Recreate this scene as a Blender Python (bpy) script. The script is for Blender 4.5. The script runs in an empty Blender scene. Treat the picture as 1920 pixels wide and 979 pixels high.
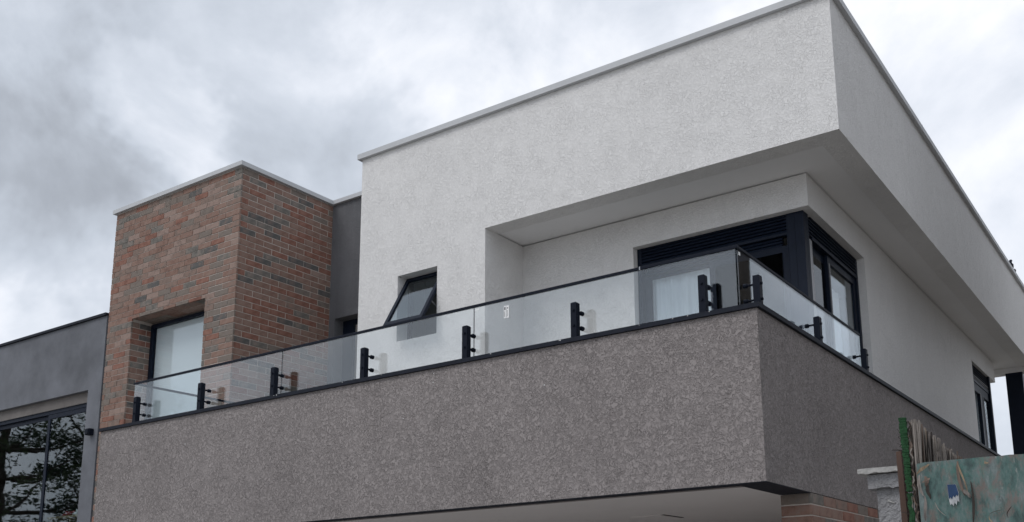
import bpy, bmesh, math, random
from mathutils import Vector, Matrix
random.seed(7)
ZO = 3.39                      # height of the parapet top above the ground
scene = bpy.context.scene
C = scene.collection

# ------------------------------------------------------------------ camera
cam = bpy.data.cameras.new('camera'); camo = bpy.data.objects.new('camera', cam); C.objects.link(camo)
R3 = [(0.8393057, 0.5434009, -0.0167721), (0.1219270, -0.1580777, 0.9798700), (-0.5298110, 0.8244553, 0.1989307)]
loc = (2.1901, -5.4327, -1.7902 + ZO)
camo.matrix_world = Matrix(((R3[0][0], R3[1][0], -R3[2][0], loc[0]), (R3[0][1], R3[1][1], -R3[2][1], loc[1]),
                            (R3[0][2], R3[1][2], -R3[2][2], loc[2]), (0, 0, 0, 1)))
cam.sensor_width = 36; cam.lens = 1824.06 / 1920 * 36
cam.shift_x = -0.0673; cam.shift_y = 0.1450
cam.clip_start = 0.05; cam.clip_end = 3000
scene.camera = camo
scene.view_settings.view_transform = 'Standard'; scene.view_settings.look = 'None'
scene.view_settings.exposure = 0.28; scene.view_settings.gamma = 1.0
scene.cycles.max_bounces = 12; scene.cycles.transparent_max_bounces = 24

# ------------------------------------------------------------------ node helpers
def N(nt, t, **kw):
    n = nt.nodes.new(t)
    for k, v in kw.items():
        if k in n.inputs: n.inputs[k].default_value = v
        else: setattr(n, k, v)
    return n
def L(nt, a, b): nt.links.new(a, b)

# ------------------------------------------------------------------ world: overcast sky
SUN_EL, SUN_AZ = math.radians(50), math.radians(205)     # azimuth clockwise from +Y
w = bpy.data.worlds.new('World'); scene.world = w; w.use_nodes = True
nt = w.node_tree; nt.nodes.clear()
out = N(nt, 'ShaderNodeOutputWorld'); bg = N(nt, 'ShaderNodeBackground'); bg.inputs['Strength'].default_value = 0.1
L(nt, bg.outputs[0], out.inputs[0])
sky = N(nt, 'ShaderNodeTexSky'); sky.sky_type = 'NISHITA'; sky.sun_disc = False
sky.sun_elevation = SUN_EL; sky.sun_rotation = SUN_AZ
tc = N(nt, 'ShaderNodeTexCoord')
nA = N(nt, 'ShaderNodeTexNoise', Scale=5.2, Detail=9.0, Roughness=0.57, Distortion=0.3)
L(nt, tc.outputs['Generated'], nA.inputs['Vector'])
# warp the direction a little so that the cloud banks get ragged edges
nW = N(nt, 'ShaderNodeTexNoise', Scale=5.0, Detail=5.0, Roughness=0.6)
L(nt, tc.outputs['Generated'], nW.inputs['Vector'])
vs = N(nt, 'ShaderNodeVectorMath', operation='SUBTRACT'); L(nt, nW.outputs['Color'], vs.inputs[0]); vs.inputs[1].default_value = (.5, .5, .5)
vm = N(nt, 'ShaderNodeVectorMath', operation='SCALE'); L(nt, vs.outputs[0], vm.inputs[0]); vm.inputs['Scale'].default_value = 0.34
va = N(nt, 'ShaderNodeVectorMath', operation='ADD'); L(nt, tc.outputs['Generated'], va.inputs[0]); L(nt, vm.outputs[0], va.inputs[1])
vn = N(nt, 'ShaderNodeVectorMath', operation='NORMALIZE'); L(nt, va.outputs[0], vn.inputs[0])
def bank(d, r0, r1, amp):
    """soft cloud bank round direction d: angle r0 full, r1 nothing (degrees)"""
    v = Vector(d).normalized()
    dp = N(nt, 'ShaderNodeVectorMath', operation='DOT_PRODUCT'); L(nt, vn.outputs[0], dp.inputs[0]); dp.inputs[1].default_value = v
    mr = N(nt, 'ShaderNodeMapRange', interpolation_type='SMOOTHERSTEP')
    L(nt, dp.outputs['Value'], mr.inputs['Value'])
    mr.inputs['From Min'].default_value = math.cos(math.radians(r1)); mr.inputs['From Max'].default_value = math.cos(math.radians(r0))
    mr.inputs['To Min'].default_value = 0; mr.inputs['To Max'].default_value = amp
    return mr.outputs['Result']
BANKS = [((-.815, .395, .42), 0, 10, -.15), ((-.845, .41, .36), 0, 6, -.12), ((-.79, .36, .47), 0, 7, -.02),
         ((-.755, .47, .45), 0, 5, .04), ((-.765, .504, .395), 0, 4.5, .13), ((-.86, .40, .27), 1, 7, .16),
         ((-.72, .44, .54), 0, 7, -.10), ((-.66, .57, .475), 0, 8, -.13), ((-.60, .66, .44), 0, 7, -.10), ((-.70, .56, .43), 0, 6, -.06),
         ((-.56, .645, .52), 0, 6, .05), ((-.57, .68, .465), 0, 3.5, .10), ((-.47, .70, .53), 0, 6, .06), ((-.505, .72, .475), 0, 4, -.12),
         ((-.17, .88, .43), 0, 16, .17), ((-.25, .80, .55), 0, 8, .05), ((-.10, .90, .32), 0, 7, -.08)]
acc = None
for b in BANKS:
    s = bank(*b)
    if acc is None: acc = s
    else:
        ad = N(nt, 'ShaderNodeMath', operation='ADD'); L(nt, acc, ad.inputs[0]); L(nt, s, ad.inputs[1]); acc = ad.outputs[0]
nm = N(nt, 'ShaderNodeMath', operation='MULTIPLY_ADD'); L(nt, nA.outputs['Fac'], nm.inputs[0]); nm.inputs[1].default_value = .95; nm.inputs[2].default_value = 0.155
ad = N(nt, 'ShaderNodeMath', operation='ADD'); L(nt, nm.outputs[0], ad.inputs[0]); L(nt, acc, ad.inputs[1])
cr = N(nt, 'ShaderNodeValToRGB'); L(nt, ad.outputs[0], cr.inputs[0])
el = cr.color_ramp.elements
el[0].position = 0.08; el[0].color = (.27, .29, .325, 1)
el[1].position = 1.0; el[1].color = (1.0, 1.0, 1.02, 1)
for p, c in ((.28, (.385, .415, .465)), (.46, (.52, .565, .635)), (.60, (.63, .675, .75)), (.72, (.77, .805, .875)), (.86, (.92, .935, .97))):
    e = el.new(p); e.color = (*c, 1)
cs = N(nt, 'ShaderNodeVectorMath', operation='SCALE'); L(nt, cr.outputs[0], cs.inputs[0]); cs.inputs['Scale'].default_value = 9.4
mx = N(nt, 'ShaderNodeMix', data_type='RGBA'); mx.inputs[0].default_value = 0.95
L(nt, sky.outputs[0], mx.inputs[6]); L(nt, cs.outputs[0], mx.inputs[7])
L(nt, mx.outputs[2], bg.inputs['Color'])

# ------------------------------------------------------------------ sun behind the overcast
sun = bpy.data.lights.new('sun', 'SUN'); suno = bpy.data.objects.new('sun', sun); C.objects.link(suno)
sun.energy = .85; sun.angle = math.radians(24); sun.color = (1.0, .975, .95)
sd = Vector((math.sin(SUN_AZ) * math.cos(SUN_EL), math.cos(SUN_AZ) * math.cos(SUN_EL), math.sin(SUN_EL)))
suno.rotation_euler = sd.to_track_quat('Z', 'Y').to_euler(); suno.location = (0, -20, 30)

# ------------------------------------------------------------------ materials
def base_mat(name, col, rough=.8, metal=0.0, spec=.4):
    m = bpy.data.materials.new(name); m.use_nodes = True
    b = m.node_tree.nodes['Principled BSDF']
    b.inputs['Base Color'].default_value = (*col, 1); b.inputs['Roughness'].default_value = rough
    b.inputs['Metallic'].default_value = metal; b.inputs['Specular IOR Level'].default_value = spec
    return m, m.node_tree, b
def coords(nt, scale=(1, 1, 1)):
    tc = N(nt, 'ShaderNodeTexCoord'); mp = N(nt, 'ShaderNodeMapping'); mp.inputs['Scale'].default_value = scale
    L(nt, tc.outputs['Object'], mp.inputs[0]); return mp.outputs[0]
def math2(nt, op, a, b):
    m = N(nt, 'ShaderNodeMath', operation=op)
    for i, v in enumerate((a, b)):
        if isinstance(v, (int, float)): m.inputs[i].default_value = v
        else: L(nt, v, m.inputs[i])
    return m.outputs[0]
def ramp(nt, src, stops):
    r = N(nt, 'ShaderNodeValToRGB'); L(nt, src, r.inputs[0]); e = r.color_ramp.elements
    while len(e) > 1: e.remove(e[-1])
    e[0].position = stops[0][0]; c = stops[0][1]; e[0].color = (*((c,) * 3 if isinstance(c, (int, float)) else c), 1)
    for p, c in stops[1:]:
        n = e.new(p); n.color = (*((c,) * 3 if isinstance(c, (int, float)) else c), 1)
    return r.outputs[0]
def plaster(name, col, scale=22, dist=.006, var=.10, step_shade=.0, streak=.0):
    """knifed texture render: flat raised flakes with curly steps between them"""
    m, nt, b = base_mat(name, col, .88, spec=.25)
    co = coords(nt)
    n1 = N(nt, 'ShaderNodeTexNoise', Scale=scale, Detail=3.0, Roughness=.55, Distortion=1.3); L(nt, co, n1.inputs['Vector'])
    r1 = ramp(nt, n1.outputs['Fac'], [(0, 0), (.415, 0), (.440, .45), (.505, .50), (.530, .95), (1, 1)])
    n2 = N(nt, 'ShaderNodeTexNoise', Scale=scale * 5, Detail=3.0, Roughness=.6); L(nt, co, n2.inputs['Vector'])
    # patches where the flakes are flattened
    n3 = N(nt, 'ShaderNodeTexNoise', Scale=scale * .16, Detail=2.0); L(nt, co, n3.inputs['Vector'])
    k = ramp(nt, n3.outputs['Fac'], [(.35, .55), (.62, 1.0)])
    h = math2(nt, 'ADD', math2(nt, 'MULTIPLY', r1, k), math2(nt, 'MULTIPLY', n2.outputs['Fac'], .28))
    bp = N(nt, 'ShaderNodeBump', Strength=1.0, Distance=dist); L(nt, h, bp.inputs['Height']); L(nt, bp.outputs[0], b.inputs['Normal'])
    n4 = N(nt, 'ShaderNodeTexNoise', Scale=1.1, Detail=5.0, Roughness=.6); L(nt, co, n4.inputs['Vector'])
    v = ramp(nt, n4.outputs['Fac'], [(.3, 1 - var), (.7, 1 + var * .5)])
    mxx = N(nt, 'ShaderNodeMix', data_type='RGBA', blend_type='MULTIPLY'); mxx.inputs[0].default_value = 1
    mxx.inputs[6].default_value = (*col, 1); L(nt, v, mxx.inputs[7]); last = mxx.outputs[2]
    if step_shade:
        # shade at the foot of each flake's edge, painted into the colour
        D = 1 - step_shade
        d = ramp(nt, n1.outputs['Fac'], [(0, 1 - step_shade * .30), (.405, 1 - step_shade * .30), (.418, D), (.430, D), (.442, .98), (.498, 1.0), (.510, D), (.521, D), (.535, 1.03), (1, 1.03)])
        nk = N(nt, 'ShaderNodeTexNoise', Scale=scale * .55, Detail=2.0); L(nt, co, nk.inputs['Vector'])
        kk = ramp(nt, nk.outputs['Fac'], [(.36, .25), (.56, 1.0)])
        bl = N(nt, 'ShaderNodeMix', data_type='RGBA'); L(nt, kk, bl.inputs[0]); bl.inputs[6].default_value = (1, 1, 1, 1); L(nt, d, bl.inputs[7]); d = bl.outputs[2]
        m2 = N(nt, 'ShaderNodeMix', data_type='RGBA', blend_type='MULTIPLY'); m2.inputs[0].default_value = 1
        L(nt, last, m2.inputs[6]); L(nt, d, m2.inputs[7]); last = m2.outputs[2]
    if streak:
        c2 = coords(nt, (3.5, 3.5, .35))
        n5 = N(nt, 'ShaderNodeTexNoise', Scale=1.6, Detail=5.0, Roughness=.65); L(nt, c2, n5.inputs['Vector'])
        s = ramp(nt, n5.outputs['Fac'], [(.35, 1 - streak), (.6, 1.0)])
        m3 = N(nt, 'ShaderNodeMix', data_type='RGBA', blend_type='MULTIPLY'); m3.inputs[0].default_value = 1
        L(nt, last, m3.inputs[6]); L(nt, s, m3.inputs[7]); last = m3.outputs[2]
    L(nt, last, b.inputs['Base Color'])
    return m
def simple(name, col, rough=.6, metal=0.0, spec=.4, nscale=8, var=.1, bump=.0, bscale=60, stretch=(1, 1, 1)):
    m, nt, b = base_mat(name, col, rough, metal, spec)
    co = coords(nt, stretch)
    n4 = N(nt, 'ShaderNodeTexNoise', Scale=nscale, Detail=5.0, Roughness=.6); L(nt, co, n4.inputs['Vector'])
    v = ramp(nt, n4.outputs['Fac'], [(.3, 1 - var), (.7, 1 + var * .6)])
    mxx = N(nt, 'ShaderNodeMix', data_type='RGBA', blend_type='MULTIPLY'); mxx.inputs[0].default_value = 1
    mxx.inputs[6].default_value = (*col, 1); L(nt, v, mxx.inputs[7]); L(nt, mxx.outputs[2], b.inputs['Base Color'])
    if bump:
        n2 = N(nt, 'ShaderNodeTexNoise', Scale=bscale, Detail=4.0, Roughness=.65); L(nt, co, n2.inputs['Vector'])
        bp = N(nt, 'ShaderNodeBump', Strength=1.0, Distance=bump); L(nt, n2.outputs['Fac'], bp.inputs['Height']); L(nt, bp.outputs[0], b.inputs['Normal'])
    return m
def glass(name, tint, ior=1.8, rough=0.0, wob=0.0):
    m = bpy.data.materials.new(name); m.use_nodes = True; nt = m.node_tree; nt.nodes.clear()
    o = N(nt, 'ShaderNodeOutputMaterial'); mix = N(nt, 'ShaderNodeMixShader')
    tr = N(nt, 'ShaderNodeBsdfTransparent'); tr.inputs[0].default_value = (*tint, 1)
    gl = N(nt, 'ShaderNodeBsdfGlossy'); gl.inputs['Roughness'].default_value = rough; gl.inputs['Color'].default_value = (.93, .97, 1, 1)
    fr = N(nt, 'ShaderNodeFresnel', IOR=ior)
    if wob:
        co = coords(nt); n = N(nt, 'ShaderNodeTexNoise', Scale=2.2, Detail=1.0); L(nt, co, n.inputs['Vector'])
        bp = N(nt, 'ShaderNodeBump', Strength=1.0, Distance=wob); L(nt, n.outputs['Fac'], bp.inputs['Height'])
        L(nt, bp.outputs[0], gl.inputs['Normal'])
    geo = N(nt, 'ShaderNodeNewGeometry')
    # the back faces of the sheet see the same air-glass step
    iv = N(nt, 'ShaderNodeMath', operation='MULTIPLY_ADD'); L(nt, geo.outputs['Backfacing'], iv.inputs[0])
    iv.inputs[1].default_value = 1.0 / ior - ior; iv.inputs[2].default_value = ior
    L(nt, iv.outputs[0], fr.inputs['IOR'])
    fr.inputs['IOR'].default_value = ior
    nt.links.remove(fr.inputs['IOR'].links[0]); fr.inputs['IOR'].default_value = ior
    lw = N(nt, 'ShaderNodeLayerWeight', Blend=.5)
    # Schlick: R0 + (1-R0)*facing^5, the same from both sides
    r0 = ((ior - 1) / (ior + 1)) ** 2
    pw = math2(nt, 'POWER', lw.outputs['Facing'], 5.0)
    f = math2(nt, 'ADD', math2(nt, 'MULTIPLY', pw, 1 - r0), r0)
    L(nt, f, mix.inputs[0]); L(nt, tr.outputs[0], mix.inputs[1]); L(nt, gl.outputs[0], mix.inputs[2]); L(nt, mix.outputs[0], o.inputs[0])
    nt.nodes.remove(iv); nt.nodes.remove(geo); nt.nodes.remove(fr)
    return m

M = {}
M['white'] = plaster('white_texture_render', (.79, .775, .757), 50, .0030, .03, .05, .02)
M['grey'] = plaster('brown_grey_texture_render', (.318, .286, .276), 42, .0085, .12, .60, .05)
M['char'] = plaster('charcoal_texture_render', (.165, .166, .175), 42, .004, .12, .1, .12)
M['soffit'] = simple('painted_gypsum', (.82, .81, .80), .8, nscale=1.2, var=.03, bump=.0004)
M['gsoffit'] = simple('garage_ceiling_paint', (.70, .66, .64), .75, nscale=.8, var=.05)
M['coping'] = simple('painted_metal_coping', (.52, .53, .54), .5, spec=.4, nscale=3, var=.07, bump=.0006, bscale=12)
M['cap'] = simple('dark_stone_cap', (.016, .019, .028), .55, spec=.12, nscale=20, var=.25)
M['black'] = simple('black_powder_coat', (.008, .011, .020), .5, spec=.10, nscale=40, var=.15, bump=.0002, bscale=400)
M['navy'] = simple('dark_window_aluminium', (.010, .015, .028), .45, spec=.13, nscale=10, var=.12)
M['alu'] = simple('pale_aluminium', (.32, .32, .33), .35, metal=.6, nscale=10, var=.1)
M['steel'] = simple('worn_steel', (.35, .36, .38), .3, metal=.9, nscale=30, var=.2)
M['nwall'] = simple('burnt_cement', (.150, .157, .175), .75, nscale=1.8, var=.32, bump=.0015, bscale=9)
M['nwall2'] = simple('brown_cement_lintel', (.17, .155, .145), .8, nscale=4, var=.2, bump=.001)
M['mortar'] = simple('pale_mortar', (.54, .48, .43), .9, nscale=30, var=.12, bump=.001)
M['inner'] = simple('dim_room_paint', (.22, .21, .20), .9, nscale=2, var=.06)
M['floor'] = simple('interior_floor', (.16, .12, .09), .6, nscale=3, var=.1)
M['asphalt'] = simple('concrete_block_road', (.30, .29, .28), .9, nscale=6, var=.25, bump=.004, bscale=80)
M['pave'] = simple('concrete_pavement', (.42, .41, .40), .9, nscale=3, var=.15, bump=.002)
M['lawn'] = simple('bare_ground', (.26, .24, .21), .95, nscale=2, var=.3, bump=.03, bscale=30)
M['roofm'] = simple('roof_screed', (.30, .30, .30), .9, nscale=3, var=.12)
M['deck'] = simple('balcony_tiles', (.38, .37, .35), .6, nscale=3, var=.1)
M['glass'] = glass('balustrade_glass', (.955, .972, .975), 1.84)
M['pane'] = glass('window_glass', (.92, .95, .96), 1.62, wob=.0008)
M['apane'] = glass('bathroom_window_glass', (.62, .68, .70), 2.3, wob=.0006)
M['npane'] = glass('dark_window_glass', (.74, .79, .80), 1.85, rough=.015, wob=.0010)
M['edgeg'] = simple('green_glass_edge', (.22, .34, .33), .2, spec=.6, nscale=8, var=.1)
M['screen'] = glass('insect_screen', (.28, .28, .29), 1.05)
M['curtain'] = simple('white_curtain', (.74, .75, .77), .9, nscale=3, var=.04)
M['blind'] = simple('white_roller_blind', (.78, .79, .79), .8, nscale=2, var=.03)
M['paper'] = simple('white_paper', (.85, .85, .84), .7, nscale=40, var=.06)
M['ink'] = simple('grey_ink', (.12, .12, .13), .7)
M['rough'] = simple('rough_cement_render', (.33, .325, .33), .92, nscale=9, var=.2, bump=.03, bscale=48)
M['capstone'] = simple('cast_cement_cap', (.42, .41, .39), .9, nscale=20, var=.25, bump=.008, bscale=50)
M['moss'] = simple('green_mesh', (.012, .066, .020), .8, nscale=60, var=.5, bump=.008, bscale=120)
M['bark'] = [simple('bark_strip_' + n, c, .9, nscale=30, var=.45, bump=.004, bscale=70, stretch=(3, 3, .5)) for n, c in
             (('pale', (.30, .265, .235)), ('grey', (.20, .175, .158)), ('brown', (.17, .125, .10)), ('dark', (.05, .040, .034)), ('straw', (.30, .225, .15)))]
M['wood'] = simple('red_brown_wood', (.10, .06, .045), .8, nscale=14, var=.35, stretch=(1, 1, .2), bump=.002)
M['blue'] = simple('blue_print', (.012, .042, .11), .6, nscale=30, var=.25)
M['trunk'] = simple('tree_bark', (.07, .055, .045), .95, nscale=6, var=.3, bump=.01)
M['leafd'] = simple('dark_leaves', (.05, .08, .045), .7, nscale=2, var=.4)
M['leafm'] = simple('mid_leaves', (.09, .125, .06), .7, nscale=2, var=.4)
M['brownwall'] = simple('dark_brown_wall', (.075, .058, .046), .85, nscale=2.5, var=.45, bump=.01, bscale=6)
M['red'] = simple('red_cloth', (.30, .02, .03), .9)
M['lampw'] = simple('paper_lantern', (.45, .42, .38), .9)
M['crate'] = simple('raw_pine', (.35, .25, .14), .8, nscale=6, var=.3)

def board_mat():
    m, nt, b = base_mat('weathered_teal_board', (.1, .2, .18), .55, spec=.35)
    def nz(sc, det, ro, dis, st, lac=2.0):
        n = N(nt, 'ShaderNodeTexNoise', Scale=sc, Detail=det, Roughness=ro, Distortion=dis); L(nt, coords(nt, st), n.inputs['Vector']); return n.outputs['Fac']
    def mixc(f, a_, b_):
        x = N(nt, 'ShaderNodeMix', data_type='RGBA'); L(nt, f, x.inputs[0])
        for i, v in ((6, a_), (7, b_)):
            if isinstance(v, tuple): x.inputs[i].default_value = (*v, 1)
            else: L(nt, v, x.inputs[i])
        return x.outputs[2]
    A = nz(17, 9.0, .74, .15, (1, 1, .45))
    c1 = ramp(nt, A, [(.30, (.020, .036, .036)), (.42, (.05, .085, .08)), (.50, (.08, .145, .132)), (.58, (.14, .175, .17)), (.68, (.20, .24, .235))])
    B = nz(12, 9.0, .78, .25, (1.3, 1, .6)); c2 = mixc(ramp(nt, B, [(.50, 0), (.60, .8)]), c1, (.17, .125, .11))
    G2 = nz(24, 8.0, .75, .6, (1.2, 1, .35)); c3 = mixc(ramp(nt, G2, [(.30, .9), (.42, 0)]), c2, (.022, .030, .028))
    D2 = nz(6, 5.0, .7, .4, (1, 1, 1)); c4 = mixc(ramp(nt, D2, [(.56, 0), (.66, .6)]), c3, (.055, .20, .16))
    E2 = nz(55, 4.0, .7, .4, (1, 1, .25)); c5 = mixc(ramp(nt, E2, [(.62, 0), (.70, .5)]), c4, (.34, .33, .31))
    L(nt, c5, b.inputs['Base Color'])
    bp = N(nt, 'ShaderNodeBump', Strength=.8, Distance=.004); L(nt, G2, bp.inputs['Height']); L(nt, bp.outputs[0], b.inputs['Normal'])
    return m
M['board'] = board_mat()
BRICKC = [(.262, .165, .130), (.243, .146, .113), (.232, .168, .138), (.205, .168, .142), (.170, .156, .138), (.245, .118, .086), (.115, .112, .106), (.300, .215, .180)]
def brick_mat(i, c):
    m, nt, b = base_mat('brick_tone_%d' % i, c, .85, spec=.3)
    co = coords(nt)
    a = N(nt, 'ShaderNodeTexNoise', Scale=14, Detail=6.0, Roughness=.68); L(nt, co, a.inputs['Vector'])
    other = BRICKC[(i + 3) % len(BRICKC)]
    cc = ramp(nt, a.outputs['Fac'], [(.28, tuple(x * .62 for x in c)), (.5, c), (.68, tuple(x * .65 + y * .5 for x, y in zip(c, other)))])
    L(nt, cc, b.inputs['Base Color'])
    n2 = N(nt, 'ShaderNodeTexNoise', Scale=70, Detail=5.0, Roughness=.7); L(nt, co, n2.inputs['Vector'])
    bp = N(nt, 'ShaderNodeBump', Strength=1.0, Distance=.004); L(nt, n2.outputs['Fac'], bp.inputs['Height']); L(nt, bp.outputs[0], b.inputs['Normal'])
    return m
BM = [brick_mat(i, c) for i, c in enumerate(BRICKC)]
BW = [5, 5, 6, 5, 2.4, 3, 0.8, 3]

# ------------------------------------------------------------------ mesh helpers
def V(x, y, z): return Vector((x, y, z + ZO))
def finish(name, bm, mat, parent=None, smooth=False, mats=None):
    me = bpy.data.meshes.new(name); bmesh.ops.recalc_face_normals(bm, faces=bm.faces[:])
    bm.to_mesh(me); bm.free()
    for mm in (mats or [mat]): me.materials.append(mm)
    if smooth:
        for p in me.polygons: p.use_smooth = True
    o = bpy.data.objects.new(name, me); C.objects.link(o)
    if parent: o.parent = parent
    return o
def root(name, label, cat, p=(0, 0, 0), group=None):
    o = bpy.data.objects.new(name, None); C.objects.link(o); o.location = p
    o['label'] = label; o['category'] = cat
    if group: o['group'] = group
    return o
class MB:
    def __init__(s, origin=(0, 0, 0)): s.bm = bmesh.new(); s.o = Vector(origin)
    def box(s, x0, x1, y0, y1, z0, z1, bevel=0.0, mi=0):
        vs = [s.bm.verts.new(V(x, y, z) - s.o) for x in (x0, x1) for y in (y0, y1) for z in (z0, z1)]
        fs = [s.bm.faces.new([vs[i] for i in f]) for f in ((0, 1, 3, 2), (4, 6, 7, 5), (0, 4, 5, 1), (2, 3, 7, 6), (0, 2, 6, 4), (1, 5, 7, 3))]
        for f in fs: f.material_index = mi
        if bevel:
            bmesh.ops.bevel(s.bm, geom=list({e for f in fs for e in f.edges}), offset=bevel, segments=1, affect='EDGES')
        return s
    def hexa(s, pts):       # 8 points: bottom ring of four, top ring of four
        vs = [s.bm.verts.new(V(*p) - s.o) for p in pts]
        for f in ((3, 2, 1, 0), (4, 5, 6, 7), (0, 1, 5, 4), (1, 2, 6, 5), (2, 3, 7, 6), (3, 0, 4, 7)): s.bm.faces.new([vs[i] for i in f])
        return s
    def tube(s, pts, r, n=10, cap=True, r1=None):
        pts = [V(*p) - s.o for p in pts]; rings = []
        for i, p in enumerate(pts):
            d = (pts[min(i + 1, len(pts) - 1)] - pts[max(i - 1, 0)]).normalized()
            a = d.orthogonal().normalized(); b = d.cross(a)
            rr = r if r1 is None else r + (r1 - r) * i / (len(pts) - 1)
            rings.append([s.bm.verts.new(p + (a * math.cos(2 * math.pi * k / n) + b * math.sin(2 * math.pi * k / n)) * rr) for k in range(n)])
        for q, t in zip(rings, rings[1:]):
            for k in range(n): s.bm.faces.new((q[k], q[(k + 1) % n], t[(k + 1) % n], t[k]))
        if cap: s.bm.faces.new(rings[0][::-1]); s.bm.faces.new(rings[-1])
        return s
    def ball(s, p, r, sc=(1, 1, 1), seg=12):
        m = Matrix.Translation(V(*p) - s.o) @ Matrix.Diagonal((r * sc[0], r * sc[1], r * sc[2], 1))
        bmesh.ops.create_uvsphere(s.bm, u_segments=seg, v_segments=max(6, seg // 2), radius=1, matrix=m); return s
    def done(s, name, mat, parent=None, smooth=False, mats=None): return finish(name, s.bm, mat, parent, smooth, mats)
def solid(name, adds, subs, mat, parent=None, origin=(0, 0, 0), grid=None):
    """union of boxes minus boxes, no inner faces"""
    ax = [sorted({round(v, 5) for b in adds + subs for v in b[2 * i:2 * i + 2]}) for i in range(3)]
    def inside(c, bs): return any(b[0] < c[0] < b[1] and b[2] < c[1] < b[3] and b[4] < c[2] < b[5] for b in bs)
    nx, ny, nz = (len(a) - 1 for a in ax); fill = {}
    for i in range(nx):
        for j in range(ny):
            for k in range(nz):
                c = ((ax[0][i] + ax[0][i + 1]) / 2, (ax[1][j] + ax[1][j + 1]) / 2, (ax[2][k] + ax[2][k + 1]) / 2)
                if inside(c, adds) and not inside(c, subs): fill[i, j, k] = 1
    bm = bmesh.new(); vd = {}; o = Vector(origin)
    def vv(i, j, k):
        if (i, j, k) not in vd: vd[i, j, k] = bm.verts.new(V(ax[0][i], ax[1][j], ax[2][k]) - o)
        return vd[i, j, k]
    for (i, j, k) in fill:
        for d, q in (((-1, 0, 0), ((0, 0, 0), (0, 0, 1), (0, 1, 1), (0, 1, 0))), ((1, 0, 0), ((1, 0, 0), (1, 1, 0), (1, 1, 1), (1, 0, 1))),
                     ((0, -1, 0), ((0, 0, 0), (1, 0, 0), (1, 0, 1), (0, 0, 1))), ((0, 1, 0), ((0, 1, 0), (0, 1, 1), (1, 1, 1), (1, 1, 0))),
                     ((0, 0, -1), ((0, 0, 0), (0, 1, 0), (1, 1, 0), (1, 0, 0))), ((0, 0, 1), ((0, 0, 1), (1, 0, 1), (1, 1, 1), (0, 1, 1)))):
            if (i + d[0], j + d[1], k + d[2]) in fill: continue
            bm.faces.new([vv(i + a, j + b, k + c) for a, b, c in q])
    me = bpy.data.meshes.new(name); bm.to_mesh(me); bm.free(); me.materials.append(mat)
    ob = bpy.data.objects.new(name, me); C.objects.link(ob)
    if parent: ob.parent = parent
    return ob

G = -ZO     # ground height in the parapet-based z
# ------------------------------------------------------------------ the ground
def struct(o): o['kind'] = 'structure'; return o
struct(MB().box(-300, 300, -300, 300, G - .5, G - .02).done('ground', M['lawn']))
struct(MB().box(-120, 120, -16.0, -8.2, G - .4, G - .012).done('road', M['asphalt']))
struct(MB().box(-120, 120, -8.2, -3.1, G - .4, G + .10).done('pavement', M['pave']))
struct(MB().box(-7.2, 1.3, -3.1, 7.0, G - .4, G + .06).done('driveway', M['pave']))
lm = simple('road_paint', (.75, .75, .72), .7, nscale=20, var=.2)
mk = MB()
for i in range(16): mk.box(-60 + i * 8, -56 + i * 8, -12.17, -12.05, G - .012, G - .006)
struct(mk.done('road_marking', lm))

# ------------------------------------------------------------------ the house
# plan, metres: parapet corner (0,0), x to the right, y into the plot
xL, z0 = -6.993, -1.074
xF, yW, zs, zt, xWl, xRec, yR, xS, zw = .164, 1.443, 1.765, 2.921, -4.943, -3.278, 2.052, -.322, 1.478
xw0, yw1 = -2.013, 3.60
xT1, xT0, yT, yD, zT = -7.055, -9.613, 1.527, 2.975, 3.463
yE, yB = 10.20, 11.6
FZ = -.65
house = root('house', 'two-storey house with white overhanging upper floor, brick tower and dark textured balcony', 'house', (-4, 4, 0))
HO = (-4, 4, 0)
def hs(name, adds, subs, mat): return solid(name, adds, subs, mat, house, HO)
def hb(): return MB(HO)
# parapet: hollow U, deck, garage ceiling
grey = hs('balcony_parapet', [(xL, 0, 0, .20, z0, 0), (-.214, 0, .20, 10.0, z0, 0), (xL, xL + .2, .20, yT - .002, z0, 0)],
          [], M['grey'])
hs('parapet_cap', [(xL - .012, .022, -.022, .225, .001, .031), (-.235, .022, .225, 10.02, .001, .031), (xL - .012, xL + .215, .225, yT - .003, .001, .031)], [], M['cap'])
hb().box(xL + .2, -.214, .2, yW + 2.2, FZ - .12, FZ).done('balcony_deck', M['deck'], house)
hb().box(xL + .012, -.2145, .111, 3.2, z0 + .012, z0 + .06).done('garage_ceiling', M['gsoffit'], house)
hb().box(xL + .001, -.001, .001, .110, z0 - .004, z0 + .011).done('beam_soffit', M['cap'], house)
hb().box(-.2135, -.001, .1105, .762, z0 - .004, z0 + .011).done('beam_soffit', M['cap'], house)
h = hb(); h.box(-1.565, -1.548, 1.615, 1.965, z0 + .0085, z0 + .0115).done('ceiling_slot', M['cap'], house)
hb().box(-1.87, -1.582, 1.62, 1.985, z0 + .007, z0 + .0118).done('ceiling_hatch', M['gsoffit'], house)
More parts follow.
